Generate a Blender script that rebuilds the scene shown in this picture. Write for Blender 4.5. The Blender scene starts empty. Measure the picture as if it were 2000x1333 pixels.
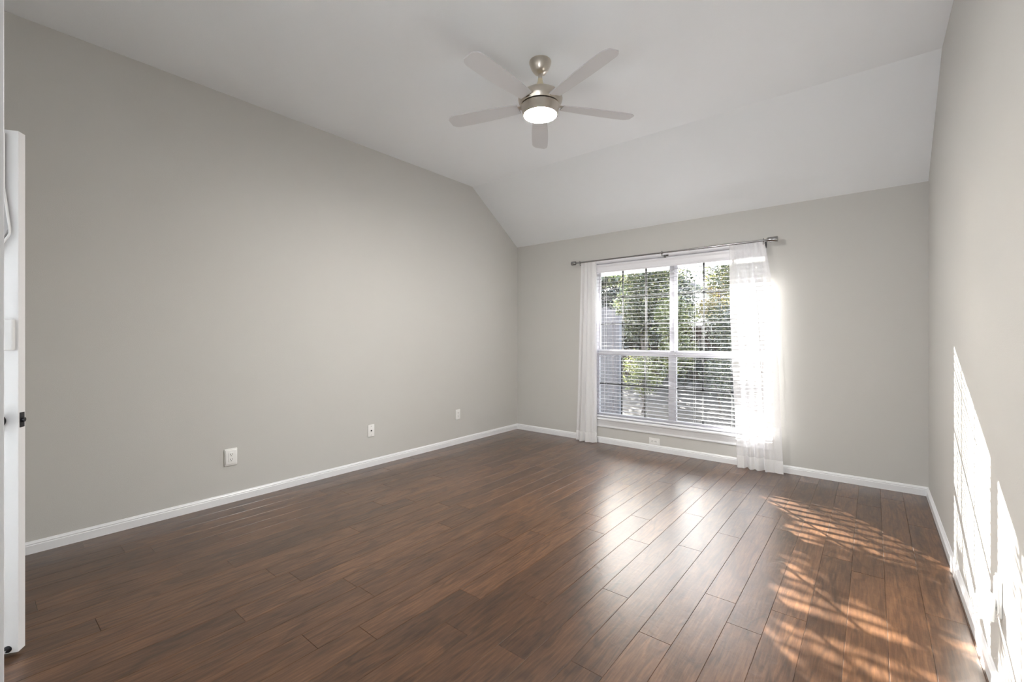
import bpy, bmesh, math, random
import numpy as np
from mathutils import Vector, Matrix
PI = math.pi
random.seed(7)
S = bpy.context.scene
C = S.collection

# ------------------------------------------------------------------ camera
CAM = (3.7204, -4.7047, 1.2299)
YAW = 39.01
cd = bpy.data.cameras.new('camera')
cam = bpy.data.objects.new('camera', cd); C.objects.link(cam)
cam.location = CAM
cam.rotation_euler = (PI/2, 0, math.radians(YAW))
cd.sensor_width = 36; cd.lens = 869.13/2000*36
cd.shift_y = -7.1/2000
cd.clip_start = 0.05; cd.clip_end = 200
S.camera = cam

# ------------------------------------------------------------------ view, world, sun
S.view_settings.view_transform = 'Standard'
S.view_settings.look = 'None'
S.view_settings.exposure = 1.52
S.view_settings.gamma = 1.0
S.view_settings.use_curve_mapping = False
S.cycles.max_bounces = 14
S.cycles.diffuse_bounces = 8
S.cycles.transparent_max_bounces = 24
S.cycles.sample_clamp_indirect = 6
S.cycles.use_denoising = True
S.cycles.denoising_prefilter = 'ACCURATE'
S.cycles.use_adaptive_sampling = False

SUN_K = 1.247        # run of the sun along the room for each metre across it
SUN_M = 0.423        # fall for each metre along the room
sdir = Vector((1, -SUN_K, -SUN_M*SUN_K)).normalized()
w = bpy.data.worlds.new('sky'); S.world = w; w.use_nodes = True
nt = w.node_tree; nt.nodes.clear()
out = nt.nodes.new('ShaderNodeOutputWorld'); bg = nt.nodes.new('ShaderNodeBackground')
sky = nt.nodes.new('ShaderNodeTexSky'); sky.sky_type = 'NISHITA'; sky.sun_disc = False
sky.sun_elevation = math.asin(-sdir.z); sky.sun_rotation = math.atan2(-sdir.x, -sdir.y)
sky.air_density = 1.0; sky.dust_density = 2.0; sky.ozone_density = 1.0
hsv = nt.nodes.new('ShaderNodeHueSaturation'); hsv.inputs['Saturation'].default_value = 0.42
bg.inputs['Strength'].default_value = 0.72
nt.links.new(sky.outputs[0], hsv.inputs['Color']); nt.links.new(hsv.outputs[0], bg.inputs[0])
nt.links.new(bg.outputs[0], out.inputs[0])

sl = bpy.data.lights.new('sun', 'SUN'); sl.energy = 38; sl.angle = math.radians(0.35); sl.color = (1, .95, .88)
so = bpy.data.objects.new('sun', sl); C.objects.link(so)
so.rotation_euler = sdir.to_track_quat('-Z', 'Y').to_euler(); so.location = (-6, 8, 6)

# room sizes
W, H, HB, CD, YF = 4.057, 3.032, 2.44, 0.867, -5.27     # width, flat ceiling, back wall height, crease distance, front wall

# ------------------------------------------------------------------ materials
def mat(name, col=(.8, .8, .8), rough=.5, metal=0., spec=.5, coat=0., **k):
    m = bpy.data.materials.new(name); m.use_nodes = True
    b = m.node_tree.nodes['Principled BSDF']
    b.inputs['Base Color'].default_value = (*col, 1); b.inputs['Roughness'].default_value = rough
    b.inputs['Metallic'].default_value = metal; b.inputs['Specular IOR Level'].default_value = spec
    b.inputs['Coat Weight'].default_value = coat
    return m

def add_noise(m, scale, strength, dist=.002, col_var=0., detail=4):
    """procedural bump, and a faint colour variation of the surface itself"""
    n = m.node_tree; b = n.nodes['Principled BSDF']
    tc = n.nodes.new('ShaderNodeTexCoord'); no = n.nodes.new('ShaderNodeTexNoise')
    no.inputs['Scale'].default_value = scale; no.inputs['Detail'].default_value = detail
    bu = n.nodes.new('ShaderNodeBump'); bu.inputs['Strength'].default_value = strength; bu.inputs['Distance'].default_value = dist
    n.links.new(tc.outputs['Object'], no.inputs['Vector']); n.links.new(no.outputs['Fac'], bu.inputs['Height'])
    n.links.new(bu.outputs[0], b.inputs['Normal'])
    if col_var:
        c = tuple(b.inputs['Base Color'].default_value)
        n2 = n.nodes.new('ShaderNodeTexNoise'); n2.inputs['Scale'].default_value = 3.0
        n.links.new(tc.outputs['Object'], n2.inputs['Vector'])
        mr = n.nodes.new('ShaderNodeMix'); mr.data_type = 'RGBA'
        mr.inputs[6].default_value = tuple(x*(1-col_var) for x in c[:3]) + (1,)
        mr.inputs[7].default_value = tuple(min(1, x*(1+col_var)) for x in c[:3]) + (1,)
        n.links.new(n2.outputs['Fac'], mr.inputs[0]); n.links.new(mr.outputs[2], b.inputs['Base Color'])
    return m

M = {}
M['wall'] = add_noise(mat('wall_paint', (.585, .578, .554), .62, spec=.3), 220, .35, .0015, .01)
M['ceil'] = add_noise(mat('ceiling_paint', (.855, .88, .90), .85, spec=.2), 160, .35, .0015, .01)
M['trim'] = add_noise(mat('trim_paint', (.83, .84, .86), .30), 25, .05, .001)
M['door'] = add_noise(mat('door_paint', (.80, .80, .81), .35), 30, .05, .001)
M['vinyl'] = add_noise(mat('window_vinyl', (.82, .82, .86), .35), 20, .04, .001)
M['muntin'] = add_noise(mat('grey_muntin', (.13, .13, .13), .4), 20, .04, .001)
M['plate'] = add_noise(mat('switch_plastic', (.86, .86, .85), .28), 30, .02, .001)
M['slot'] = add_noise(mat('socket_slot', (.03, .03, .03), .6), 30, .05, .001)
M['black'] = add_noise(mat('black_metal', (.03, .03, .035), .35, .6), 60, .05, .001)
M['chrome'] = add_noise(mat('polished_steel', (.72, .72, .72), .15, 1.), 60, .02, .001)
M['nickel'] = add_noise(mat('brushed_nickel', (.62, .57, .50), .30, 1.), 90, .06, .001)
M['rod'] = add_noise(mat('rod_metal', (.36, .36, .36), .26, 1.), 80, .04, .001)
M['cream'] = add_noise(mat('cream_enamel', (.78, .70, .50), .35), 40, .03, .001)
M['cord'] = mat('blind_cord', (.75, .75, .75), .8)
M['rack_grey'] = add_noise(mat('grey_coated_panel', (.40, .40, .41), .6), 120, .2, .001)
M['rack'] = add_noise(mat('white_plastic', (.78, .78, .78), .35), 40, .03, .001)

def translucent_mat(name, col, transp, transl, rough=.7, weave=None):
    m = bpy.data.materials.new(name); m.use_nodes = True; n = m.node_tree; n.nodes.clear()
    o = n.nodes.new('ShaderNodeOutputMaterial'); d = n.nodes.new('ShaderNodeBsdfDiffuse'); t = n.nodes.new('ShaderNodeBsdfTranslucent')
    tr = n.nodes.new('ShaderNodeBsdfTransparent'); a = n.nodes.new('ShaderNodeMixShader'); b = n.nodes.new('ShaderNodeMixShader')
    d.inputs[0].default_value = (*col, 1); t.inputs[0].default_value = (*col, 1)
    a.inputs[0].default_value = transl; b.inputs[0].default_value = transp
    n.links.new(d.outputs[0], a.inputs[1]); n.links.new(t.outputs[0], a.inputs[2])
    n.links.new(a.outputs[0], b.inputs[1]); n.links.new(tr.outputs[0], b.inputs[2]); n.links.new(b.outputs[0], o.inputs[0])
    if weave:
        tc = n.nodes.new('ShaderNodeTexCoord'); no = n.nodes.new('ShaderNodeTexNoise'); no.inputs['Scale'].default_value = weave
        mp = n.nodes.new('ShaderNodeMapRange'); mp.inputs[3].default_value = transp-.05; mp.inputs[4].default_value = transp+.05
        n.links.new(tc.outputs['Object'], no.inputs['Vector']); n.links.new(no.outputs['Fac'], mp.inputs[0])
        n.links.new(mp.outputs[0], b.inputs[0])
    return m
M['sheer'] = translucent_mat('sheer_voile', (.93, .93, .95), .31, .12, weave=150)
M['hem'] = translucent_mat('voile_hem', (.95, .95, .96), .08, .30, weave=150)
M['slat'] = translucent_mat('blind_slat', (.64, .64, .68), 0., .02)

def glass_mat():
    m = bpy.data.materials.new('window_glass'); m.use_nodes = True; n = m.node_tree; n.nodes.clear()
    o = n.nodes.new('ShaderNodeOutputMaterial'); g = n.nodes.new('ShaderNodeBsdfGlossy'); tr = n.nodes.new('ShaderNodeBsdfTransparent')
    g.inputs['Roughness'].default_value = .02; tr.inputs[0].default_value = (.95, .96, .96, 1)
    f = n.nodes.new('ShaderNodeFresnel'); f.inputs[0].default_value = 1.45; mx = n.nodes.new('ShaderNodeMixShader')
    n.links.new(f.outputs[0], mx.inputs[0]); n.links.new(tr.outputs[0], mx.inputs[1]); n.links.new(g.outputs[0], mx.inputs[2])
    n.links.new(mx.outputs[0], o.inputs[0]); return m
M['glass'] = glass_mat()

def emit_mat(name, col, s):
    m = bpy.data.materials.new(name); m.use_nodes = True
    b = m.node_tree.nodes['Principled BSDF']; b.inputs['Base Color'].default_value = (.9, .9, .9, 1)
    b.inputs['Emission Color'].default_value = (*col, 1); b.inputs['Emission Strength'].default_value = s
    return m
M['lamp'] = emit_mat('lit_frosted_glass', (.99, .955, .90), 205)

def floor_mat():
    m = bpy.data.materials.new('scraped_wood_planks'); m.use_nodes = True; n = m.node_tree; L = n.links.new
    b = n.nodes['Principled BSDF']
    tc = n.nodes.new('ShaderNodeTexCoord')
    at = n.nodes.new('ShaderNodeAttribute'); at.attribute_name = 'plank'
    cm = n.nodes.new('ShaderNodeCombineXYZ')
    mu = n.nodes.new('ShaderNodeMath'); mu.operation = 'MULTIPLY'; mu.inputs[1].default_value = 37.0
    L(at.outputs['Fac'], mu.inputs[0]); L(mu.outputs[0], cm.inputs[0]); L(mu.outputs[0], cm.inputs[1]); L(mu.outputs[0], cm.inputs[2])
    va = n.nodes.new('ShaderNodeVectorMath'); va.operation = 'ADD'; L(tc.outputs['Object'], va.inputs[0]); L(cm.outputs[0], va.inputs[1])
    def mapping(sx, sy):
        q = n.nodes.new('ShaderNodeMapping'); q.inputs['Scale'].default_value = (sx, sy, 1); L(va.outputs[0], q.inputs[0]); return q
    def noise(vec, scale, detail=6, rough=.6, distort=0.):
        q = n.nodes.new('ShaderNodeTexNoise'); q.inputs['Scale'].default_value = scale; q.inputs['Detail'].default_value = detail
        q.inputs['Roughness'].default_value = rough; q.inputs['Distortion'].default_value = distort; L(vec, q.inputs['Vector']); return q
    mg = mapping(20, 1.5); grain = noise(mg.outputs[0], 5, 8, .60, .3)         # long grain
    mr = mapping(5, .9); rings = noise(mr.outputs[0], 2.0, 2, .5, .4)           # cathedral figure
    wv = n.nodes.new('ShaderNodeMath'); wv.operation = 'MULTIPLY'; wv.inputs[1].default_value = 30.0; L(rings.outputs['Fac'], wv.inputs[0])
    sn = n.nodes.new('ShaderNodeMath'); sn.operation = 'SINE'; L(wv.outputs[0], sn.inputs[0])
    ms = mapping(2.5, .8); stain = noise(ms.outputs[0], 2.5, 5, .6, .6)             # broad dark stain
    ramp = n.nodes.new('ShaderNodeValToRGB'); L(grain.outputs['Fac'], ramp.inputs[0])
    e = ramp.color_ramp.elements
    e[0].position = .25; e[0].color = (.058, .026, .014, 1)
    e[1].position = .80; e[1].color = (.178, .089, .041, 1)
    q = ramp.color_ramp.elements.new(.5); q.color = (.106, .050, .024, 1)
    # figure darkens a little
    f1 = n.nodes.new('ShaderNodeMapRange'); f1.inputs[1].default_value = .35; f1.inputs[2].default_value = 1.; f1.inputs[3].default_value = 1.; f1.inputs[4].default_value = .70
    L(sn.outputs[0], f1.inputs[0])
    f2 = n.nodes.new('ShaderNodeMapRange'); f2.inputs[1].default_value = .30; f2.inputs[2].default_value = .62; f2.inputs[3].default_value = .70; f2.inputs[4].default_value = 1.12
    L(stain.outputs['Fac'], f2.inputs[0])
    f3 = n.nodes.new('ShaderNodeMapRange'); f3.inputs[3].default_value = .74; f3.inputs[4].default_value = 1.25; L(at.outputs['Fac'], f3.inputs[0])
    a = n.nodes.new('ShaderNodeMath'); a.operation = 'MULTIPLY'; L(f1.outputs[0], a.inputs[0]); L(f2.outputs[0], a.inputs[1])
    a2 = n.nodes.new('ShaderNodeMath'); a2.operation = 'MULTIPLY'; L(a.outputs[0], a2.inputs[0]); L(f3.outputs[0], a2.inputs[1])
    vs = n.nodes.new('ShaderNodeVectorMath'); vs.operation = 'SCALE'; L(ramp.outputs[0], vs.inputs[0]); L(a2.outputs[0], vs.inputs['Scale'])
    L(vs.outputs[0], b.inputs['Base Color'])
    # hand scraped relief: short ripples that run across each board in patches
    mb = mapping(1.0, 1.0); rip = noise(mb.outputs[0], 20, 2, .5, 1.0)
    gb = noise(mg.outputs[0], 4, 2, .5)
    hs = n.nodes.new('ShaderNodeMath'); hs.operation = 'MULTIPLY_ADD'; hs.inputs[1].default_value = .35; L(gb.outputs['Fac'], hs.inputs[0]); L(rip.outputs['Fac'], hs.inputs[2])
    bu = n.nodes.new('ShaderNodeBump'); bu.inputs['Strength'].default_value = .19; bu.inputs['Distance'].default_value = .003
    L(hs.outputs[0], bu.inputs['Height']); L(bu.outputs[0], b.inputs['Normal'])
    b.inputs['Roughness'].default_value = .27
    b.inputs['Specular IOR Level'].default_value = .22
    b.inputs['Coat Weight'].default_value = .62; b.inputs['Coat Roughness'].default_value = .29
    L(bu.outputs[0], b.inputs['Coat Normal'])
    return m
M['floor'] = floor_mat()

# ------------------------------------------------------------------ mesh helpers
class MB:
    def __init__(s): s.v = []; s.f = []
    def add(s, vs, fs, mx=None):
        o = len(s.v)
        s.v += [tuple(mx @ Vector(p)) if mx is not None else tuple(p) for p in vs]
        s.f += [tuple(o+i for i in f) for f in fs]
    def box(s, x0, x1, y0, y1, z0, z1, mx=None, bev=0.):
        if bev > 0:
            bm = bmesh.new(); bmesh.ops.create_cube(bm, size=1)
            for v in bm.verts: v.co = Vector(((x0+x1)/2+v.co.x*(x1-x0), (y0+y1)/2+v.co.y*(y1-y0), (z0+z1)/2+v.co.z*(z1-z0)))
            bmesh.ops.bevel(bm, geom=bm.edges[:], offset=bev, segments=3, affect='EDGES', profile=.6)
            s.add([v.co for v in bm.verts], [[v.index for v in f.verts] for f in (bm.verts.index_update() or bm.faces)], mx); bm.free(); return
        v = [(x0,y0,z0),(x1,y0,z0),(x1,y1,z0),(x0,y1,z0),(x0,y0,z1),(x1,y0,z1),(x1,y1,z1),(x0,y1,z1)]
        s.add(v, [(0,3,2,1),(4,5,6,7),(0,1,5,4),(1,2,6,5),(2,3,7,6),(3,0,4,7)], mx)
    def lathe(s, prof, n=48, mx=None, cap=True):
        v = []; f = []
        for r, z in prof:
            for i in range(n): v.append((r*math.cos(2*PI*i/n), r*math.sin(2*PI*i/n), z))
        for k in range(len(prof)-1):
            for i in range(n):
                j = (i+1) % n; f.append((k*n+i, k*n+j, (k+1)*n+j, (k+1)*n+i))
        if cap: f.append(tuple(range(n))[::-1]); f.append(tuple((len(prof)-1)*n+i for i in range(n)))
        s.add(v, f, mx)
    def cyl(s, a, b, r, n=16, r2=None):
        a = Vector(a); b = Vector(b); d = b-a
        mx = Matrix.Translation(a) @ d.to_track_quat('Z', 'Y').to_matrix().to_4x4()
        s.lathe([(r, 0), (r2 if r2 is not None else r, d.length)], n, mx)
    def sweep(s, prof, a, b, nrm):
        """profile (out, z) extruded from a to b; nrm = horizontal direction it projects"""
        a = Vector(a); b = Vector(b); nrm = Vector(nrm); v = []; k = len(prof)
        for p in (a, b):
            for o, z in prof: q = p+nrm*o; v.append((q.x, q.y, q.z+z))
        f = [(i, (i+1) % k, k+(i+1) % k, k+i) for i in range(k)] + [tuple(range(k))[::-1], tuple(range(k, 2*k))]
        s.add(v, f)
    def build(s, name, m, parent=None, smooth=False, loc=None):
        me = bpy.data.meshes.new(name); me.from_pydata(s.v, [], s.f)
        bm = bmesh.new(); bm.from_mesh(me); bmesh.ops.recalc_face_normals(bm, faces=bm.faces); bm.to_mesh(me); bm.free()
        me.materials.append(m)
        o = bpy.data.objects.new(name, me); C.objects.link(o)
        if smooth:
            for p in me.polygons: p.use_smooth = True
            md = o.modifiers.new('ws', 'WEIGHTED_NORMAL') if False else None
            try:
                me.set_sharp_from_angle(angle=math.radians(38))
            except Exception: pass
        if parent: o.parent = parent
        if loc: o.location = loc
        return o

def tag(o, label, cat, group=None):
    o['label'] = label; o['category'] = cat
    if group: o['group'] = group
    return o
def struct(o): o['kind'] = 'structure'; return o
def empty(name, loc=(0,0,0), rz=0.):
    o = bpy.data.objects.new(name, None); C.objects.link(o); o.location = loc; o.rotation_euler = (0, 0, rz); o.empty_display_size = .1
    return o

# ------------------------------------------------------------------ room shell
T = .14
OX0, OX1, OZ0, OZ1 = 1.165, 2.955, .275, 2.135        # window opening
b = MB()
def prism_yz(mb, x0, x1, poly):
    k = len(poly); v = [(x0, y, z) for y, z in poly]+[(x1, y, z) for y, z in poly]
    mb.add(v, [tuple(range(k))[::-1], tuple(range(k, 2*k))]+[(i, (i+1) % k, k+(i+1) % k, k+i) for i in range(k)])
poly = [(YF, 0), (0, 0), (0, HB), (-CD, H), (YF, H)]
prism_yz(b, -T, 0, poly); struct(b.build('wall_left', M['wall']))
b = MB(); prism_yz(b, W, W+T, poly); struct(b.build('wall_right', M['wall']))
b = MB()
b.box(-T, OX0, 0, T, -.2, HB); b.box(OX1, W+T, 0, T, -.2, HB)
b.box(OX0, OX1, 0, T, -.2, OZ0); b.box(OX0, OX1, 0, T, OZ1, HB)
struct(b.build('wall_back', M['wall']))
DX0, DX1, DZ = .745, 2.215, 2.05                       # double doorway in the front wall
EX0, EX1 = 2.95, 3.85                                 # unseen entrance behind the camera, added to let fill light in
b = MB(); b.box(-T, DX0, YF-T, YF, 0, H); b.box(DX1, EX0, YF-T, YF, 0, H); b.box(EX1, W+T, YF-T, YF, 0, H); b.box(DX0, DX1, YF-T, YF, DZ, H); b.box(EX0, EX1, YF-T, YF, DZ, H)
struct(b.build('wall_front', M['wall']))
b = MB(); c = .12
prism_yz(b, -T, W+T, [(YF-T, H), (-CD, H), (0, HB), (T+.45, HB-.41), (T+.45, HB-.41+c), (0, HB+c+.02), (-CD, H+c), (YF-T, H+c)])
struct(b.build('ceiling', M['ceil']))

# floor: bevelled boards that run towards the window
PW, X0 = .1345, .675-.1345*6
known = {}    # seam index -> joint position along the room, as seen in the photo
def row_of(x): return int(math.floor((x-X0)/PW))
for x, y in ((2.49,-3.009),(2.62,-2.143),(2.76,-2.730),(2.89,-2.036),(3.03,-2.925),(.75,-4.492),(1.14,-4.340),(.87,-3.984),(1.0,-3.789),
             (1.27,-3.692),(1.55,-3.934),(.61,-3.707)):
    known[row_of(x)] = y
vs, fs, rn = [], [], []
PL, e, dz = 1.213, .0015, .0020
for r in range(-1, int(W/PW)+7):
    xa, xb = X0+r*PW, X0+(r+1)*PW
    if xb < -.02 or xa > W+.02: continue
    xa, xb = max(xa, -.03), min(xb, W+.03)
    y = known.get(r, -random.random()*PL)
    y -= PL*math.ceil((y-(YF-.1))/PL)
    y0 = y
    while y0 < .02:
        ya, yb = max(y0, YF-.15), min(y0+PL, .03)
        if yb > ya:
            k = len(vs)
            vs += [(xa, ya, -dz), (xb, ya, -dz), (xb, yb, -dz), (xa, yb, -dz), (xa+e, ya+e, 0), (xb-e, ya+e, 0), (xb-e, yb-e, 0), (xa+e, yb-e, 0)]
            fs += [(k+4, k+5, k+6, k+7), (k, k+1, k+5, k+4), (k+1, k+2, k+6, k+5), (k+2, k+3, k+7, k+6), (k+3, k, k+4, k+7)]
            rn += [random.random()]*5
        y0 += PL
k = len(vs); vs += [(-.03, YF-.15, -.05), (W+.03, YF-.15, -.05), (W+.03, .03, -.05), (-.03, .03, -.05), (-.03, YF-.15, -.003), (W+.03, YF-.15, -.003), (W+.03, .03, -.003), (-.03, .03, -.003)]
fs += [(k, k+3, k+2, k+1), (k+4, k+5, k+6, k+7), (k, k+1, k+5, k+4), (k+1, k+2, k+6, k+5), (k+2, k+3, k+7, k+6), (k+3, k, k+4, k+7)]; rn += [0]*6
me = bpy.data.meshes.new('floor'); me.from_pydata(vs, [], fs)
at = me.attributes.new('plank', 'FLOAT', 'FACE'); at.data.foreach_set('value', rn)
me.materials.append(M['floor']); fo = bpy.data.objects.new('floor', me); C.objects.link(fo); struct(fo)

# baseboards
BP = [(0, 0), (.0135, 0), (.0135, .046), (.010, .050), (.0115, .056), (.007, .062), (.004, .068), (0, .069)]
def board(name, a, b_, n):
    mb = MB(); mb.sweep(BP, a, b_, n); struct(mb.build(name, M['trim']))
board('baseboard_left', (0, YF, 0), (0, 0, 0), (1, 0, 0))
board('baseboard_back', (0, 0, 0), (W, 0, 0), (0, -1, 0))
board('baseboard_right', (W, YF, 0), (W, 0, 0), (-1, 0, 0))
mb = MB(); mb.sweep(BP, (0, YF, 0), (DX0-.06, YF, 0), (0, 1, 0)); mb.sweep(BP, (DX1+.06, YF, 0), (EX0-.06, YF, 0), (0, 1, 0)); mb.sweep(BP, (EX1+.06, YF, 0), (W, YF, 0), (0, 1, 0)); struct(mb.build('baseboard_front', M['trim']))
mb = MB()
mb.box(DX0-.06, DX0, YF, YF+.015, 0, DZ+.06); mb.box(DX1, DX1+.06, YF, YF+.015, 0, DZ+.06); mb.box(DX0, DX1, YF, YF+.015, DZ, DZ+.06)
struct(mb.build('trim_1', M['trim']))
mb = MB()
mb.box(EX0-.06, EX0, YF, YF+.015, 0, DZ+.06); mb.box(EX1, EX1+.06, YF, YF+.015, 0, DZ+.06); mb.box(EX0, EX1, YF, YF+.015, DZ, DZ+.06)
struct(mb.build('trim_2', M['trim']))

# unseen rooms beyond both doorways, added to hold the fill lights
AY = YF-T
mb = MB(); mb.box(-.3, 4.6, AY-2.6, AY, -.05, 0); struct(mb.build('floor_1', M['trim']))
mb = MB(); mb.box(-.4, -.3, AY-2.6, AY, 0, 2.5); mb.box(2.5, 2.6, AY-2.6, AY, 0, 2.5); mb.box(4.6, 4.7, AY-2.6, AY, 0, 2.5); mb.box(-.4, 4.7, AY-2.7, AY-2.6, 0, 2.5); mb.box(-.4, 4.7, AY-2.7, AY, 2.5, 2.6)
struct(mb.build('wall_fill_rooms', M['ceil']))
def area(name, loc, rot, sx, sy, e, col):
    l = bpy.data.lights.new(name, 'AREA'); l.shape = 'RECTANGLE'; l.size = sx; l.size_y = sy; l.energy = e; l.color = col
    o = bpy.data.objects.new(name, l); C.objects.link(o); o.location = loc; o.rotation_euler = rot; return o
area('bathroom_fill', (-.05, AY-.62, .35), (math.radians(140), 0, math.radians(-32)), .4, .5, 10, (.97, .98, 1))  # added fill aimed up at the ceiling, not a known bathroom lamp
area('hall_fill', (3.4, AY-.75, .55), (math.radians(142), 0, 0), 1.1, .8, 17, (.97, .98, 1))  # added upward fill behind the camera, no hall lamp known

# ------------------------------------------------------------------ window
win = struct(empty('window_1', ((OX0+OX1)/2, .08, OZ0)))
def wbuild(mb, name, m, parent=win, **k):
    o = mb.build(name, m, None, **k); o.parent = parent
    o.matrix_parent_inverse = Matrix.Translation(parent.location).inverted() if parent is win else Matrix()
    return o
mb = MB()   # painted jamb lining and head board
mb.box(OX0, OX0+.012, -.004, .12, OZ0, OZ1); mb.box(OX1-.012, OX1, -.004, .12, OZ0, OZ1); mb.box(OX0, OX1, -.006, .12, OZ1-.012, OZ1); mb.box(OX0+.012, OX1-.012, -.006, .012, 2.088, OZ1-.012, bev=.002)
wbuild(mb, 'window_frame', M['vinyl'])
mb = MB()   # stool with a moulded apron
mb.sweep([(-.10, 0), (.035, 0), (.042, .006), (.042, .018), (.035, .024), (-.10, .024)], (OX0-.05, 0, OZ0-.004), (OX1+.05, 0, OZ0-.004), (0, -1, 0))
mb.sweep([(0, 0), (.010, 0), (.012, .010), (.010, .022), (.016, .045), (.026, .070), (.028, .085), (0, .085)], (OX0-.03, 0, OZ0-.089), (OX1+.03, 0, OZ0-.089), (0, -1, 0))
wbuild(mb, 'window_sill', M['trim'])
mb = MB(); mb.box(2.040, 2.084, .055, .125, OZ0, OZ1); wbuild(mb, 'mullion', M['vinyl'])
ZT = OZ1-.012
def sash(x0, x1, z0, z1, y0, y1, fr, bot, top, cols, rows):
    mb = MB()
    mb.box(x0, x0+fr, y0, y1, z0, z1, bev=.003); mb.box(x1-fr, x1, y0, y1, z0, z1, bev=.003)
    mb.box(x0+fr, x1-fr, y0, y1, z0, z0+bot, bev=.003); mb.box(x0+fr, x1-fr, y0, y1, z1-top, z1, bev=.003)
    o = wbuild(mb, 'sash', M['vinyl'])
    ym = (y0+y1)/2; mb = MB()
    mb.box(x0+fr, x1-fr, ym-.002, ym+.002, z0+bot, z1-top); g = mb.build('pane', M['glass']); g.parent = o
    mb = MB()
    for c_ in cols: mb.box(c_-.008, c_+.008, ym+.003, ym+.011, z0+bot, z1-top)
    for r_ in rows: mb.box(x0+fr, x1-fr, ym+.003, ym+.011, r_-.008, r_+.008)
    g = mb.build('muntin_grid', M['muntin']); g.parent = o
for x0, x1, cs in ((OX0+.012, 2.040, (1.474, 1.752)), (2.084, OX1-.012, (2.368, 2.645))):
    sash(x0, x1, 1.045, ZT, .090, .118, .018, .040, .045, cs, (1.385, 1.697))
    sash(x0, x1, OZ0+.022, 1.075, .060, .088, .020, .045, .055, cs, (.685,))

# ------------------------------------------------------------------ blind
bl = empty('window_blind', ((OX0+OX1)/2, .03, OZ0+.02))
tag(bl, 'white two-inch horizontal blind with open slats hanging inside the window', 'blind')
def bb(mb, name, m, parent=bl, **k):
    o = mb.build(name, m, None, **k); o.parent = parent; o.matrix_parent_inverse = Matrix.Translation(bl.location).inverted() if parent is bl else Matrix(); return o
BX0, BX1 = OX0+.018, OX1-.018
mb = MB(); mb.box(BX0, BX1, .014, .055, 2.02, 2.118, bev=.002); bb(mb, 'headrail', M['vinyl'])
mb = MB(); mb.sweep([(0, 0), (.010, 0), (.014, .012), (.010, .028), (.010, .065), (.016, .080), (.016, .094), (0, .094)], (BX0, .004, 1.984), (BX1, .004, 1.984), (0, -1, 0)); bb(mb, 'valance', M['vinyl'])
mb = MB(); mb.box(1.985, 2.045, -.011, -.0065, 2.092, 2.108, bev=.0015); bb(mb, 'valance_clip', M['rod'])
def slat_mesh(ln):
    mb = MB(); n = 6; k = []
    for i in range(n+1):
        u = -1+2*i/n; k.append((u*.0200, .0009*(1-u*u)))
    v = []; 
    for x in (-ln/2, ln/2):
        for y, z in k: v.append((x, y, z+.0007))
        for y, z in reversed(k): v.append((x, y, z-.0007))
    q = 2*(n+1)
    f = [(i, (i+1) % q, q+(i+1) % q, q+i) for i in range(q)] + [tuple(range(q))[::-1], tuple(range(q, 2*q))]
    mb.add(v, f); return mb
sp = .0413; z = 1.955; first = None; yS = .030
zs = []
while z > .335: zs.append(z); z -= sp
for z in zs:
    if first is None:
        o = slat_mesh(BX1-BX0).build('slat', M['slat'], bl, smooth=True); first = o
    else:
        o = first.copy(); C.objects.link(o); o.parent = bl
    o.location = (0, 0, z-bl.location.z); o.rotation_euler = (math.radians(3), 0, 0)
mb = MB(); mb.box(BX0, BX1, yS-.026, yS+.026, .302, .318, bev=.004); bb(mb, 'bottom_rail', M['vinyl'])
mb = MB()
for x in (1.29, 1.785, 2.30, 2.83):
    for y in (yS-.026, yS+.026): mb.box(x-.0011, x+.0011, y-.0008, y+.0008, .318, 1.99)
bb(mb, 'ladder_cord', M['cord'])

# ------------------------------------------------------------------ curtain rod
RY, RZ = -.092, 2.117
rod = tag(empty('curtain_rod', (1.99, RY, RZ)), 'slim grey metal curtain rod with short cylinder ends above the window', 'curtain rod')
def rb(mb, name, m, **k):
    o = mb.build(name, m, None, **k); o.parent = rod; o.matrix_parent_inverse = Matrix.Translation(rod.location).inverted(); return o
mb = MB(); mb.cyl((.955, RY, RZ), (2.30, RY, RZ), .0085); mb.cyl((2.28, RY, RZ), (3.0, RY, RZ), .0105); rb(mb, 'pole', M['rod'], smooth=True)
for x0, x1 in ((.962, .908), (2.978, 3.060)):
    mb = MB(); mx = Matrix.Translation((x0, RY, RZ)) @ Vector((x1-x0, 0, 0)).to_track_quat('Z', 'Y').to_matrix().to_4x4(); ln = abs(x1-x0)
    mb.lathe([(.011, -.012), (.014, -.010), (.014, 0), (.022, 0), (.024, .003), (.024, ln-.004), (.021, ln)], 32, mx); rb(mb, 'finial', M['rod'], smooth=True)
for x in (1.020, 2.005, 2.945):
    mb = MB(); mb.box(x-.012, x+.012, -.004, 0, RZ-.055, RZ+.005, bev=.0015)
    mb.cyl((x, -.003, RZ-.028), (x, RY+.004, RZ-.028), .006); mb.cyl((x, RY, RZ-.034), (x, RY, RZ-.008), .007)
    mx = Matrix.Translation((x-.006, RY, RZ)) @ Vector((1, 0, 0)).to_track_quat('Z', 'Y').to_matrix().to_4x4()
    mb.lathe([(.0135, 0), (.0135, .012)], 24, mx); mb.cyl((x, RY-.002, RZ+.012), (x, RY-.002, RZ+.020), .0035)
    rb(mb, 'bracket', M['rod'], smooth=True)

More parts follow.
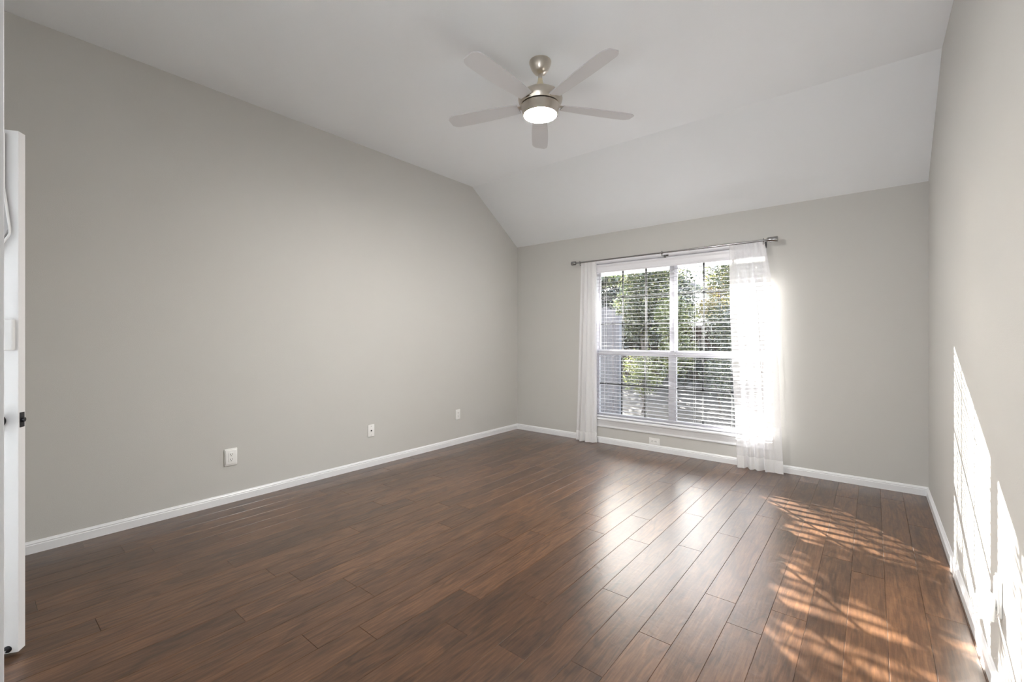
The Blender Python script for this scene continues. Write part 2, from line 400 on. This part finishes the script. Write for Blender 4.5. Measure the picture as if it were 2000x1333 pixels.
# ------------------------------------------------------------------ curtains
def curtain(name, label, edges, folds, seed, ytop=-.080, hem=.115, flat=2.):
    """edges: list of (z, x_left, x_right, fold depth); folds: number of pleats"""
    rnd = random.Random(seed)
    ph = [rnd.uniform(0, 6.28) for _ in range(4)]
    edges = sorted(edges)
    def at_z(z):
        for (za, la, ra, da), (zb, lb, rb_, db) in zip(edges, edges[1:]):
            if za <= z <= zb:
                t = (z-za)/(zb-za); return la+(lb-la)*t, ra+(rb_-ra)*t, da+(db-da)*t
        return edges[-1][1:] if z > edges[-1][0] else edges[0][1:]
    NU, NV = 150, 60; zt = edges[-1][0]
    def P(u, z):
        l, r, d = at_z(z)
        wv = (.62*math.sin(2*PI*folds*u+ph[0]+1.3*math.sin(2*PI*u*1.3+ph[3])) + .22*math.sin(2*PI*folds*1.73*u+ph[1]+z*.5)
              + .18*math.sin(2*PI*folds*.47*u+ph[2]-z*.9))
        wv *= 1-.85*max(0, min(1, (u-flat)/.15))*min(1, (zt-z)/1.0)
        x = l+(r-l)*u + .006*math.cos(2*PI*folds*u+ph[0])*min(1, d/.03)
        return (x, ytop+d*wv - .022*(1-z/zt), z)
    def grid(z0, z1, nv, off=0.):
        v = []; f = []
        for j in range(nv+1):
            zz = z0+(z1-z0)*j/nv
            for i in range(NU+1):
                p = P(i/NU, zz); v.append((p[0], p[1]+off, p[2]))
        for j in range(nv):
            for i in range(NU):
                a = j*(NU+1)+i; f.append((a, a+1, a+NU+2, a+NU+1))
        mb = MB(); mb.add(v, f); return mb
    l, r, d = at_z(zt)
    t = empty(name, ((l+r)/2, ytop, 0)); tag(t, label, 'curtain', 'sheer curtains on the rod')
    inv = Matrix.Translation(t.location).inverted()
    zb = edges[0][0]
    for nm, mb, mt in (('curtain_panel', grid(zb+hem, zt, NV), M['sheer']), ('hem', grid(zb, zb+hem, 6), M['hem'])):
        o = mb.build(nm, mt, None, smooth=True); o.parent = t; o.matrix_parent_inverse = inv
    mb = MB()   # header sleeve round the pole
    v = []; f = []; K = 16
    for i in range(81):
        x = l+(r-l)*i/80; rr = .0135+.0018*math.sin(i*1.7+ph[0])
        for k in range(K): v.append((x, RY+rr*1.15*math.cos(2*PI*k/K), RZ-.004+rr*math.sin(2*PI*k/K)))
    for i in range(80):
        for k in range(K): k2 = (k+1) % K; f.append((i*K+k, i*K+k2, (i+1)*K+k2, (i+1)*K+k))
    return t
curtain('sheer_curtain', 'narrow white sheer curtain hanging at the left side of the window',
        [(.008, .962, 1.262, .036), (.5, .985, 1.255, .028), (1.2, 1.005, 1.248, .022), (2.108, 1.030, 1.236, .010)], 2.4, 3)
curtain('sheer_curtain', 'wider white sheer curtain hanging over the right edge of the window',
        [(.008, 2.735, 3.100, .046), (.35, 2.722, 3.085, .040), (.9, 2.695, 3.062, .034), (1.5, 2.668, 3.030, .028), (1.8, 2.662, 3.000, .02), (2.108, 2.655, 2.952, .010)], 4.6, 11, flat=.62)

# ------------------------------------------------------------------ wall plates
def frame_of(o_, pos, rz): o_.location = pos; o_.rotation_euler = (0, 0, rz)
def outlet(label, pos, rz, w_=.070, h_=.115, kind='duplex', horizontal=False, deep=.006, grp='white wall outlets'):
    """built facing -Y about its own centre, then turned"""
    if kind == 'coax': t = empty('coax_plate')
    else: t = empty('wall_outlet')
    frame_of(t, pos, rz)
    if horizontal: t.rotation_euler = (0, PI/2, rz)
    tag(t, label, 'outlet', grp if kind != 'coax' else None)
    mb = MB(); mb.box(-w_/2, w_/2, -deep, 0, -h_/2, h_/2, bev=.0035)
    mb.build('cover_plate', M['plate'], t, smooth=True)
    if kind == 'coax':
        mb = MB(); mb.lathe([(.0065, 0), (.0065, .004), (.0048, .004), (.0048, .010)], 20, Matrix.Translation((0, -deep, 0)) @ Matrix.Rotation(PI/2, 4, 'X')); mb.build('coax_jack', M['black'], t, smooth=True)
        for zz in (-.042, .042):
            mb = MB(); mb.cyl((0, -deep-.001, zz), (0, -deep+.002, zz), .003); mb.build('screw', M['chrome'], t)
        return t
    if kind == 'decora':
        mb = MB(); mb.box(-w_/2+.006, w_/2-.006, -deep-.004, -deep+.001, -h_/2+.010, h_/2-.010, bev=.003); mb.build('plate_rim', M['plate'], t, smooth=True)
        mb = MB(); mb.box(-.017, .017, -deep-.0065, -deep-.001, -.034, .034, bev=.001); mb.build('receptacle', M['plate'], t); yy = -deep-.0068
        ctr = (-.0185, .0185)
    else:
        ctr = (-.0195, .0195); yy = -deep-.0020
        for zz in ctr:
            mb = MB(); pts = []
            for i in range(32):
                a = 2*PI*i/32; pts.append((.0172*math.cos(a), max(-.0140, min(.0140, .0172*math.sin(a)))))
            v = [(x, -deep-.0018, q+zz) for x, q in pts]+[(x, -deep+.001, q+zz) for x, q in pts]
            mb.add(v, [tuple(range(32)), tuple(range(32, 64))[::-1]]+[(i, (i+1) % 32, 32+(i+1) % 32, 32+i) for i in range(32)]); mb.build('receptacle', M['plate'], t)
    for zz in ctr:
        mb = MB(); mb.box(-.0080, -.0048, yy, yy+.002, zz-.001, zz+.0085); mb.box(.0048, .0080, yy, yy+.002, zz, zz+.0080)
        mb.cyl((0, yy, zz-.0065), (0, yy+.002, zz-.0070), .0038, 12); mb.build('slot', M['slot'], t)
    if kind != 'decora':
        mb = MB(); mb.cyl((0, -deep-.001, 0), (0, -deep+.002, 0), .0028); mb.build('screw', M['chrome'], t)
    return t
LW = PI/2      # faces +X
outlet('white outlet with a wide raised cover plate, nearest the camera on the left wall', (0, -3.447, .338), LW, .086, .126, 'decora', deep=.008)
outlet('white cable plate with one dark jack in the middle of the left wall', (0, -2.252, .340), LW, kind='coax')
outlet('small white outlet on the left wall near the far corner', (0, -1.107, .340), LW)
outlet('white outlet turned sideways just above the baseboard under the window', (1.889, 0, .106), 0, horizontal=True)
outlet('white outlet seen faintly through the bottom of the right sheer curtain', (3.030, 0, .340), 0)
outlet('wide white cover plate on the right wall holding the plugged-in device', (W, -2.488, .352), -PI/2, .080, .125, 'decora', deep=.007)
# plug-in device on the right wall outlet
pd = tag(empty('plug_in_air_freshener', (W-.013, -2.488, .310), -PI/2), 'rounded white plug-in device in the outlet on the sunlit right wall', 'plug-in device')
mb = MB(); mb.box(-.028, .028, -.043, 0, -.040, .040, bev=.012); mb.build('housing', M['plate'], pd, smooth=True)
mb = MB()
for i in range(7): mb.box(-.018, .018, -.0455, -.041, -.030+i*.008, -.0265+i*.008, bev=.001)
mb.box(.004, .0295, -.041, -.004, -.042, .014, bev=.003); mb.build('vent_cover', M['plate'], pd, smooth=True)

# ------------------------------------------------------------------ ceiling fan
FX, FY = 2.034, -2.330
fan = tag(empty('ceiling_fan', (FX, FY, H)), 'brushed nickel ceiling fan with five pale blades and a lit frosted lamp', 'ceiling fan')
mb = MB(); mb.lathe([(.070, 0), (.072, -.004), (.072, -.012), (.066, -.030), (.054, -.055), (.040, -.074), (.026, -.082), (.018, -.084)], 56); mb.build('canopy', M['nickel'], fan, smooth=True)
mb = MB(); mb.lathe([(.022, -.080), (.0135, -.088), (.0130, -.110), (.0145, -.124)], 32); mb.build('downrod', M['nickel'], fan, smooth=True)
mb = MB(); mb.lathe([(.0145, -.112), (.016, -.128), (.022, -.146), (.034, -.166), (.050, -.182), (.072, -.193)], 56); mb.build('neck_cover', M['cream'], fan, smooth=True)
mb = MB(); mb.lathe([(.060, -.190), (.085, -.197), (.112, -.207), (.132, -.220), (.143, -.236), (.1445, -.250), (.140, -.266), (.127, -.286), (.115, -.288)], 64); mb.build('motor_housing', M['nickel'], fan, smooth=True)
mb = MB(); mb.lathe([(.110, -.286), (.114, -.293)], 64); mb.build('gap_ring', M['black'], fan, smooth=True)
lk = MB(); lk.lathe([(.118, -.292), (.1255, -.294), (.124, -.302), (.117, -.336), (.113, -.350), (.107, -.352), (.104, -.344)], 64); lko = lk.build('light_kit', M['nickel'], fan, smooth=True)
mb = MB(); mb.lathe([(.105, -.349), (.090, -.354), (.065, -.359), (.035, -.362), (.001, -.363)], 48); mb.build('lamp_glass', M['lamp'], lko, smooth=True)
blade_m = add_noise(mat('fan_blade', (.66, .66, .67), .65, spec=.25), 40, .05, .001)
def blade_mesh():
    mb = MB(); n = 28; top = []; 
    r0, r1 = .150, .662
    L_, R_ = [], []
    for i in range(n+1):
        t = i/n; r = r0+(r1-r0)*t; wd = .046+.018*math.sin(min(1, t*1.15)*PI*.62)
        if t > .9: wd *= math.sqrt(max(.02, 1-((t-.9)/.1)**2*.72))
        L_.append((r, wd)); R_.append((r, -wd*.92))
    o = L_+R_[::-1]; k = len(o); th = .0032
    v = [(x, y, th) for x, y in o]+[(x, y, -th) for x, y in o]
    mb.add(v, [(i, i+1, k-2-i, k-1-i) for i in range(n)]+[(k+k-1-i, k+k-2-i, k+i+1, k+i) for i in range(n)]+[(i, (i+1) % k, k+(i+1) % k, k+i) for i in range(k)])
    return mb
f_b = f_i = None
for q in range(5):
    # angles measured in plan; one blade points to the right of the lens, the rest follow every 72 degrees
    a = math.radians(-54.6 + 36 + 72*q)
    if f_b is None:
        o = blade_mesh().build('blade', blade_m, fan); f_b = o
        mb = MB(); mb.box(.108, .205, -.017, .017, .003, .008, bev=.002)
        for xx in (.165, .185, .195): mb.cyl((xx, 0, .007), (xx, 0, .0105), .004, 12)
        i_ = mb.build('blade_bracket', M['nickel'], o); f_i = i_
    else:
        o = f_b.copy(); C.objects.link(o); o.parent = fan; i_ = f_i.copy(); C.objects.link(i_); i_.parent = o
    o.location = (0, 0, -.283); o.rotation_euler = (math.radians(9), 0, a)
    o.rotation_mode = 'QUATERNION'; o.rotation_quaternion = Matrix.Rotation(a, 3, 'Z').to_quaternion() @ Matrix.Rotation(math.radians(9), 3, 'X').to_quaternion()

# ------------------------------------------------------------------ doors
def door(name, hinge, ang, L_, hw=M['black'], lock=True):
    d = struct(empty(name, (*hinge, 0), ang))
    mb = MB(); mb.box(0, L_, 0, .037, .014, 2.028, bev=.0015); mb.build('door_leaf', M['door'], d)
    for face, yy in ((0, -.0), (1, .037)):
        mb = MB(); s_ = -1 if face == 0 else 1
        for z0, z1 in ((.22, .86), (1.04, 1.60), (1.70, 1.90)):
            for x0, x1 in ((.115, L_/2-.045), (L_/2+.045, L_-.115)):
                y0, y1 = sorted((yy-s_*.001, yy+s_*.005)); mb.box(x0, x1, y0, y1, z0, z1, bev=.0025)
        mb.build('panel', M['door'], d)
    if lock:
      mb = MB(); mb.box(L_-.0005, L_+.0015, .006, .031, .880, .938, bev=.0006); mb.cyl((L_+.0005, .0185, .909), (L_+.009, .0185, .909), .0085, 20); lp = mb.build('latch', hw, d, smooth=True)
    for s_, y0 in (((-1, 0), (1, .037)) if lock else ()):
        mb = MB(); mx = Matrix.Translation((L_-.062, y0, .909)) @ Matrix.Rotation(s_*-PI/2, 4, 'X')
        mb.lathe([(.026, 0), (.026, .006), (.012, .010), (.010, .028), (.020, .034), (.027, .044), (.027, .052), (.019, .060), (.004, .062)], 36, mx); mb.build('door_knob', hw, d, smooth=True)
    for zz in (.25, 1.05, 1.80):
        mb = MB(); mb.cyl((-.004, -.004, zz-.045), (-.004, -.004, zz+.045), .006, 16); mb.build('hinge', hw, d, smooth=True)
    return d
u = Vector((.537, .844)); A1 = math.atan2(u.y, u.x); L1 = .76
h1 = Vector((1.156, -4.569))-u*L1
d1 = door('door_1', h1, A1, L1)
# the near leaf: free edge crosses the very left of the view, hinge on the front wall
d2 = door('door_2', (2.203, YF+.02), PI/2, (-4.646)-(YF+.02), lock=False)
# door stop at the foot of the far leaf
def on_door(name, ul, yl, z):   # empty standing at a place on door_1's camera-side face
    p = Vector((h1.x, h1.y, 0)) + Matrix.Rotation(A1, 3, 'Z') @ Vector((ul, yl, z)); return empty(name, p, A1)
ds = tag(on_door('door_stop', L1-.032, 0, .030), 'small spring door stop with steel rod at the foot of the open door', 'door stop')
mb = MB(); mb.lathe([(.013, 0), (.013, .003), (.008, .006)], 24, Matrix.Rotation(PI/2, 4, 'X')); mb.build('base', M['black'], ds, smooth=True)
mb = MB(); mb.cyl((0, -.004, 0), (0, -.075, 0), .0035, 12); mb.build('spring', M['chrome'], ds, smooth=True)
mb = MB(); mb.cyl((0, -.075, 0), (0, -.088, 0), .0065, 16); mb.build('rubber_tip', M['rack'], ds, smooth=True)
# hanging rack
rk = tag(on_door('hanging_rack', L1-.20, 0, 1.15), 'pale grey hanging rack with tapered panel and white cross bar on the open door', 'rack')
def strip(poly, y0, y1):
    k = len(poly); mb = MB(); v = [(x, y0, z) for x, z in poly]+[(x, y1, z) for x, z in poly]
    mb.add(v, [tuple(range(k)), tuple(range(k, 2*k))[::-1]]+[(i, (i+1) % k, k+(i+1) % k, k+i) for i in range(k)]); return mb
strip([(-.14, .86), (.160, .86), (.160, .655), (.178, .50), (.160, .455), (.120, .37), (-.14, .37)], -.012, -.002).build('back_panel', M['rack_grey'], rk)
def tube(pts, r, n=10):
    mb = MB()
    for a_, b_ in zip(pts, pts[1:]): mb.cyl(a_, b_, r, n)
    return mb
tube([(.163, -.012, .86), (.163, -.012, .655), (.181, -.012, .50), (.181, -.012, .475), (.120, -.012, .37)], .004).build('rim', M['rack'], rk)
mb = MB(); mb.box(-.14, .194, -.020, -.001, .030, .150, bev=.006); mb.build('cross_bar', M['rack'], rk, smooth=True)
mb = MB(); mb.box(-.10, -.07, -.005, -.001, .15, .885); mb.box(.08, .11, -.005, -.001, .15, .885)
for x in (-.10, .08): mb.box(x, x+.03, -.005, .042, .880, .884); mb.box(x, x+.03, .038, .042, .86, .884)
mb.build('door_hook', M['rack'], rk)

# ------------------------------------------------------------------ garden beyond the window
def leaf_mat(name, stops, transl=.45):
    m = bpy.data.materials.new(name); m.use_nodes = True; n = m.node_tree; n.nodes.clear(); L = n.links.new
    o = n.nodes.new('ShaderNodeOutputMaterial'); d = n.nodes.new('ShaderNodeBsdfDiffuse'); t = n.nodes.new('ShaderNodeBsdfTranslucent')
    mx = n.nodes.new('ShaderNodeMixShader'); mx.inputs[0].default_value = transl
    g = n.nodes.new('ShaderNodeBsdfGlossy'); g.inputs['Roughness'].default_value = .35; m2 = n.nodes.new('ShaderNodeMixShader'); m2.inputs[0].default_value = .13
    at = n.nodes.new('ShaderNodeAttribute'); at.attribute_name = 'leaf'; r = n.nodes.new('ShaderNodeValToRGB'); L(at.outputs['Fac'], r.inputs[0])
    el = r.color_ramp.elements; el[0].position = 0; el[0].color = (*stops[0], 1); el[1].position = 1; el[1].color = (*stops[-1], 1)
    for i, c_ in enumerate(stops[1:-1]): q = el.new((i+1)/(len(stops)-1)); q.color = (*c_, 1)
    L(r.outputs[0], d.inputs[0]); L(r.outputs[0], t.inputs[0]); L(d.outputs[0], mx.inputs[1]); L(t.outputs[0], mx.inputs[2])
    L(mx.outputs[0], m2.inputs[1]); L(g.outputs[0], m2.inputs[2]); L(m2.outputs[0], o.inputs[0]); return m
M['leaf'] = leaf_mat('green_leaves', [(.012, .018, .012), (.026, .038, .020), (.045, .060, .028), (.10, .11, .045), (.24, .22, .08)])
M['leaf_y'] = leaf_mat('yellowing_leaves', [(.05, .06, .025), (.14, .14, .04), (.30, .23, .06), (.36, .20, .08)])
M['leaf_g'] = leaf_mat('fresh_green_leaves', [(.02, .03, .014), (.06, .08, .025), (.15, .17, .05), (.28, .27, .09)])
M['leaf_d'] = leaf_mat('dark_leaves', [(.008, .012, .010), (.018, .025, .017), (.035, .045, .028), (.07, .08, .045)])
M['bark'] = add_noise(mat('bark', (.11, .095, .085), .9), 18, .8, .02, .3)
M['bark_grey'] = add_noise(mat('grey_bark', (.16, .16, .18), .9), 18, .8, .02, .2)

def foliage(blobs, n, size, m, parent, seed, name='foliage'):
    rng = np.random.default_rng(seed)
    bl_ = np.array(blobs); vol = bl_[:, 3]*bl_[:, 4]*bl_[:, 5]; idx = rng.choice(len(bl_), n, p=vol/vol.sum())
    d = rng.normal(size=(n, 3)); d /= np.linalg.norm(d, axis=1)[:, None]; rr = rng.random(n)**.42
    # twigs: leaves gather in clumps
    nc = max(8, n//14); cd_ = rng.normal(size=(nc, 3)); cd_ /= np.linalg.norm(cd_, axis=1)[:, None]; cd_ *= (rng.random(nc)**.4)[:, None]
    pick = rng.integers(0, nc, n); unit = cd_[pick] + d*rr[:, None]*.16
    c = bl_[idx, :3] + unit*bl_[idx, 3:6]
    s = size*(.6+.8*rng.random(n))
    a = rng.normal(size=(n, 3)); a /= np.linalg.norm(a, axis=1)[:, None]
    t = rng.normal(size=(n, 3)); bb_ = np.cross(a, t); bb_ /= np.linalg.norm(bb_, axis=1)[:, None]; nn = np.cross(a, bb_)
    tip = c+a*s[:, None]; l = c+a*(s*.45)[:, None]+bb_*(s*.30)[:, None]+nn*(s*.08)[:, None]; r = c+a*(s*.45)[:, None]-bb_*(s*.30)[:, None]+nn*(s*.08)[:, None]
    v = np.stack([c, l, tip, r], 1).reshape(-1, 3)
    me = bpy.data.meshes.new(name); me.vertices.add(4*n); me.vertices.foreach_set('co', v.astype(np.float32).ravel())
    ii = np.arange(n)*4; loops = np.stack([ii, ii+1, ii+2, ii, ii+2, ii+3], 1).ravel()
    me.loops.add(6*n); me.loops.foreach_set('vertex_index', loops.astype(np.int32)); me.polygons.add(2*n)
    me.polygons.foreach_set('loop_start', (np.arange(2*n)*3).astype(np.int32)); me.update(calc_edges=True)
    cv = np.clip(.5*rng.random(nc)[pick]+.5*rng.random(n), 0, 1)
    at = me.attributes.new('leaf', 'FLOAT', 'FACE'); at.data.foreach_set('value', np.repeat(cv, 2).astype(np.float32))
    me.materials.append(m); o = bpy.data.objects.new(name, me); C.objects.link(o); o.parent = parent; return o

GZ = -.25
def tree(label, x, y, blobs, n, size, m, seed, trunk=(.09, 2.0), bark='bark', cat='tree', name='garden_tree', lean=0., branches=6):
    t = tag(empty(name, (x, y, GZ)), label, cat)
    rnd = random.Random(seed)
    lb = [(bx, by, bz-GZ, rx, ry, rz) for bx, by, bz, rx, ry, rz in blobs]
    foliage(lb, n, size, m, t, seed)
    r, h = trunk; mb = MB(); p = Vector((0, 0, 0)); k = 7
    for i in range(k):
        q = p+Vector((lean*h/k+rnd.uniform(-.04, .04), rnd.uniform(-.03, .03), h/k)); mb.cyl(p, q, r*(1-.08*i), 10, r*(1-.08*(i+1))); p = q
    for i in range(branches):
        bx, by, bz, rx, ry, rz = rnd.choice(lb)
        s_ = Vector((lean*h*.8, 0, h*rnd.uniform(.45, 1.))); e_ = Vector((bx+rnd.uniform(-.6, .6)*rx, by+rnd.uniform(-.6, .6)*ry, bz+rnd.uniform(-.4, .6)*rz))
        md_ = (s_+e_)/2+Vector((rnd.uniform(-.1, .1), rnd.uniform(-.1, .1), .08)); mb.cyl(s_, md_, r*.42, 8, r*.28); mb.cyl(md_, e_, r*.28, 8, r*.08)
    mb.build('trunk', M[bark], t, smooth=True); return t

tree('green leafy tree behind the left half of the window', -.55, 5.6, [(0, 0, 1.9, .8, .5, .8), (.15, 0, 2.75, .8, .5, .55)], 13020, 0.058, M['leaf'], 21, (.07, 1.7))
tree('yellow-green tree behind the middle of the window', .55, 4.6, [(0, 0, 1.6, .45, .35, .5), (.05, 0, .9, .4, .35, .45)], 4830, 0.051, M['leaf_g'], 22, (.045, 1.2))
tree('tree with orange-yellow leaves seen through the right sash', .55, 8.3, [(0, 0, 2.7, .5, .4, .40), (-.2, .1, 2.0, .5, .4, .35)], 3990, 0.061, M['leaf_y'], 23, (.06, 2.0))
tree('thick grey-trunked tree behind the right half of the window', 1.55, 6.6, [(-.1, 0, 2.9, .95, .6, .75), (-.25, -.1, 1.5, .7, .5, .65)], 16800, 0.058, M['leaf'], 24, (.15, 3.2), 'bark_grey', lean=.03)
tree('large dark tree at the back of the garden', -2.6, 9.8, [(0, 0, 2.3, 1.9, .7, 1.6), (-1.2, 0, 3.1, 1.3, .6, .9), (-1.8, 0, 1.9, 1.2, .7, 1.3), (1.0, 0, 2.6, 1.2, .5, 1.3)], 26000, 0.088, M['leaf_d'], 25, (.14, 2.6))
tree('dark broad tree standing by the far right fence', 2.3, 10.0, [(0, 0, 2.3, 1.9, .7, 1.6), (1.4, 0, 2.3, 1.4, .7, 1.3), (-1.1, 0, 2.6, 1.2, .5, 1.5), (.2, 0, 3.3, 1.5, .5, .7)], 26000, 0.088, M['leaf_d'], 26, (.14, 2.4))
tree('low leafy shrub below the left sash', .25, 3.6, [(0, 0, .55, .42, .35, .45)], 3150, 0.037, M['leaf_g'], 27, (.03, .6), cat='shrub', name='garden_shrub')
tree('low shrub with pale leaves below the right sash', 1.45, 4.6, [(0, 0, .45, .42, .35, .45), (.5, .1, .35, .4, .35, .4)], 3990, 0.037, M['leaf'], 28, (.03, .6), cat='shrub', name='garden_shrub')
tree('dark rounded shrub against the back fence', -.2, 7.5, [(0, 0, .6, .8, .45, .7), (.9, 0, .5, .7, .45, .6)], 6930, 0.054, M['leaf_d'], 29, (.04, .8), cat='shrub', name='garden_shrub')
# tree to the left of the view that breaks up the low sun
tree('small leafy tree standing well left of the window, nearest tree to the house', -2.1, 3.9, [(.2, 0, 4.2, 1.5, .5, .85)]*2+[(1.35, 0, 2.43, .42, .3, .08)]*16+[(.6, 0, 2.85, .5, .3, .12)]*3, 3900, .10, M['leaf'], 30, (.05, 2.9), branches=9)

M['fence_wood'] = add_noise(mat('weathered_fence', (.15, .14, .145), .9, spec=.2), 9, .5, .01, .25)
M['post'] = add_noise(mat('faded_post_paint', (.17, .17, .185), .75, spec=.2), 12, .2, .003, .1)
M['fence_brown'] = add_noise(mat('brown_fence', (.060, .043, .035), .9, spec=.2), 9, .5, .01, .25)
def fence(label, a, b_, h, m, pitch=.145, gap=.022, name='wooden_fence'):
    a = Vector((*a, GZ)); b_ = Vector((*b_, GZ)); d = b_-a; ln = d.length; t = tag(empty(name, a, math.atan2(d.y, d.x)), label, 'fence')
    mb = MB(); x = 0; i = 0
    while x < ln-.02:
        mb.box(x, min(ln, x+pitch-gap), (.006 if i % 2 else 0), .022+(.006 if i % 2 else 0), .02, h-.01*(i % 3)); x += pitch; i += 1
    mb.build('board', m, t)
    for zz in (.3, h-.35):
        mb = MB(); mb.box(0, ln, .030, .068, zz, zz+.09); mb.build('rail', m, t)
    for k in range(int(ln/2.4)+1):
        x = min(ln-.09, k*2.4); mb = MB(); mb.box(x, x+.09, .068, .158, 0, h); mb.build('post', m, t)
    return t
fence('grey weathered board fence running out from beside the left sash', (.125, .32), (-.035, 3.02), 2.02, M['fence_wood'])
fence('brown board fence across the back of the garden', (-8, 11.2), (6, 11.2), 1.9, M['fence_brown'], .3)
ps = tag(empty('fence_post', (-.035, 3.125, GZ)), 'pale square post with cap at the end of the grey fence', 'post')
mb = MB(); mb.box(-.055, .055, -.055, .055, 0, 1.86, bev=.006)
for x in (-.03, 0, .03): mb.box(x-.006, x+.006, -.062, -.054, .02, 1.84)
mb.build('post_shaft', M['post'], ps)
mb = MB(); mb.box(-.072, .072, -.072, .072, 1.86, 1.89, bev=.004); mb.build('post_cap', M['post'], ps)

M['stucco'] = add_noise(mat('pale_haze_wall', (.62, .60, .54), .9), 40, .3, .004, .05)
M['roof'] = add_noise(mat('grey_shingles', (.18, .17, .18), .9), 30, .6, .01, .25)
def brick():
    m = mat('red_brick', (.3, .15, .1), .9); n = m.node_tree; t = n.nodes.new('ShaderNodeTexBrick'); t.inputs['Scale'].default_value = 4
    t.inputs['Color1'].default_value = (.27, .15, .12, 1); t.inputs['Color2'].default_value = (.20, .11, .09, 1); t.inputs['Mortar'].default_value = (.4, .37, .34, 1)
    tc = n.nodes.new('ShaderNodeTexCoord'); mp = n.nodes.new('ShaderNodeMapping'); mp.inputs['Rotation'].default_value = (PI/2, 0, 0)
    n.links.new(tc.outputs['Object'], mp.inputs[0]); n.links.new(mp.outputs[0], t.inputs['Vector']); n.links.new(t.outputs[0], n.nodes['Principled BSDF'].inputs['Base Color']); return m
M['brick'] = brick()
def house(label, x0, x1, y0, y1, hw, hr, m):
    t = tag(empty('neighbour_house', ((x0+x1)/2, y0, GZ)), label, 'house'); a = (x1-x0)/2; dp = y1-y0
    mb = MB(); k = 5; v = [(-a, 0), (a, 0), (a, hw), (0, hr), (-a, hw)]
    mb.add([(x, 0, z) for x, z in v]+[(x, dp, z) for x, z in v], [tuple(range(5)), tuple(range(5, 10))[::-1]]+[(i, (i+1) % 5, 5+(i+1) % 5, 5+i) for i in range(5)]); mb.build('wall', m, t)
    mb = MB(); s_ = (hr-hw)/a; o = .35
    for sg in (-1, 1):
        P_ = [(sg*(a+o), hw-o*s_+.02), (0, hr+.02), (0, hr+.16), (sg*(a+o), hw-o*s_+.16)]
        mb.add([(x, -.3, z) for x, z in P_]+[(x, dp+.3, z) for x, z in P_], [(0, 1, 2, 3), (7, 6, 5, 4)]+[(i, (i+1) % 4, 4+(i+1) % 4, 4+i) for i in range(4)])
    mb.build('roof', M['roof'], t)
    mb = MB(); mb.box(-a*.3-.5, -a*.3+.5, -.03, .01, 1.0, 2.1); wn = mb.build('window', M['vinyl'], t)
    mb = MB(); mb.box(-a*.3-.43, -a*.3+.43, -.035, -.028, 1.07, 2.03); mb.build('pane', M['slot'], wn)
house('added pale house with a grey roof standing in for bright haze beyond the back fence', -6.5, -1.2, 14.5, 21, 3.2, 4.4, M['stucco'])  # pale house added where bright haze shows in the window glass
house('red brick house with a grey gable far to the right', .2, 5.5, 17, 23, 2.2, 3.6, M['brick'])
mb = MB(); mb.box(-40, 40, .14, 60, GZ-.1, GZ)
gr = mb.build('ground', add_noise(mat('leaf_littered_soil', (.040, .035, .030), .95), 6, .8, .03, .35)); struct(gr)
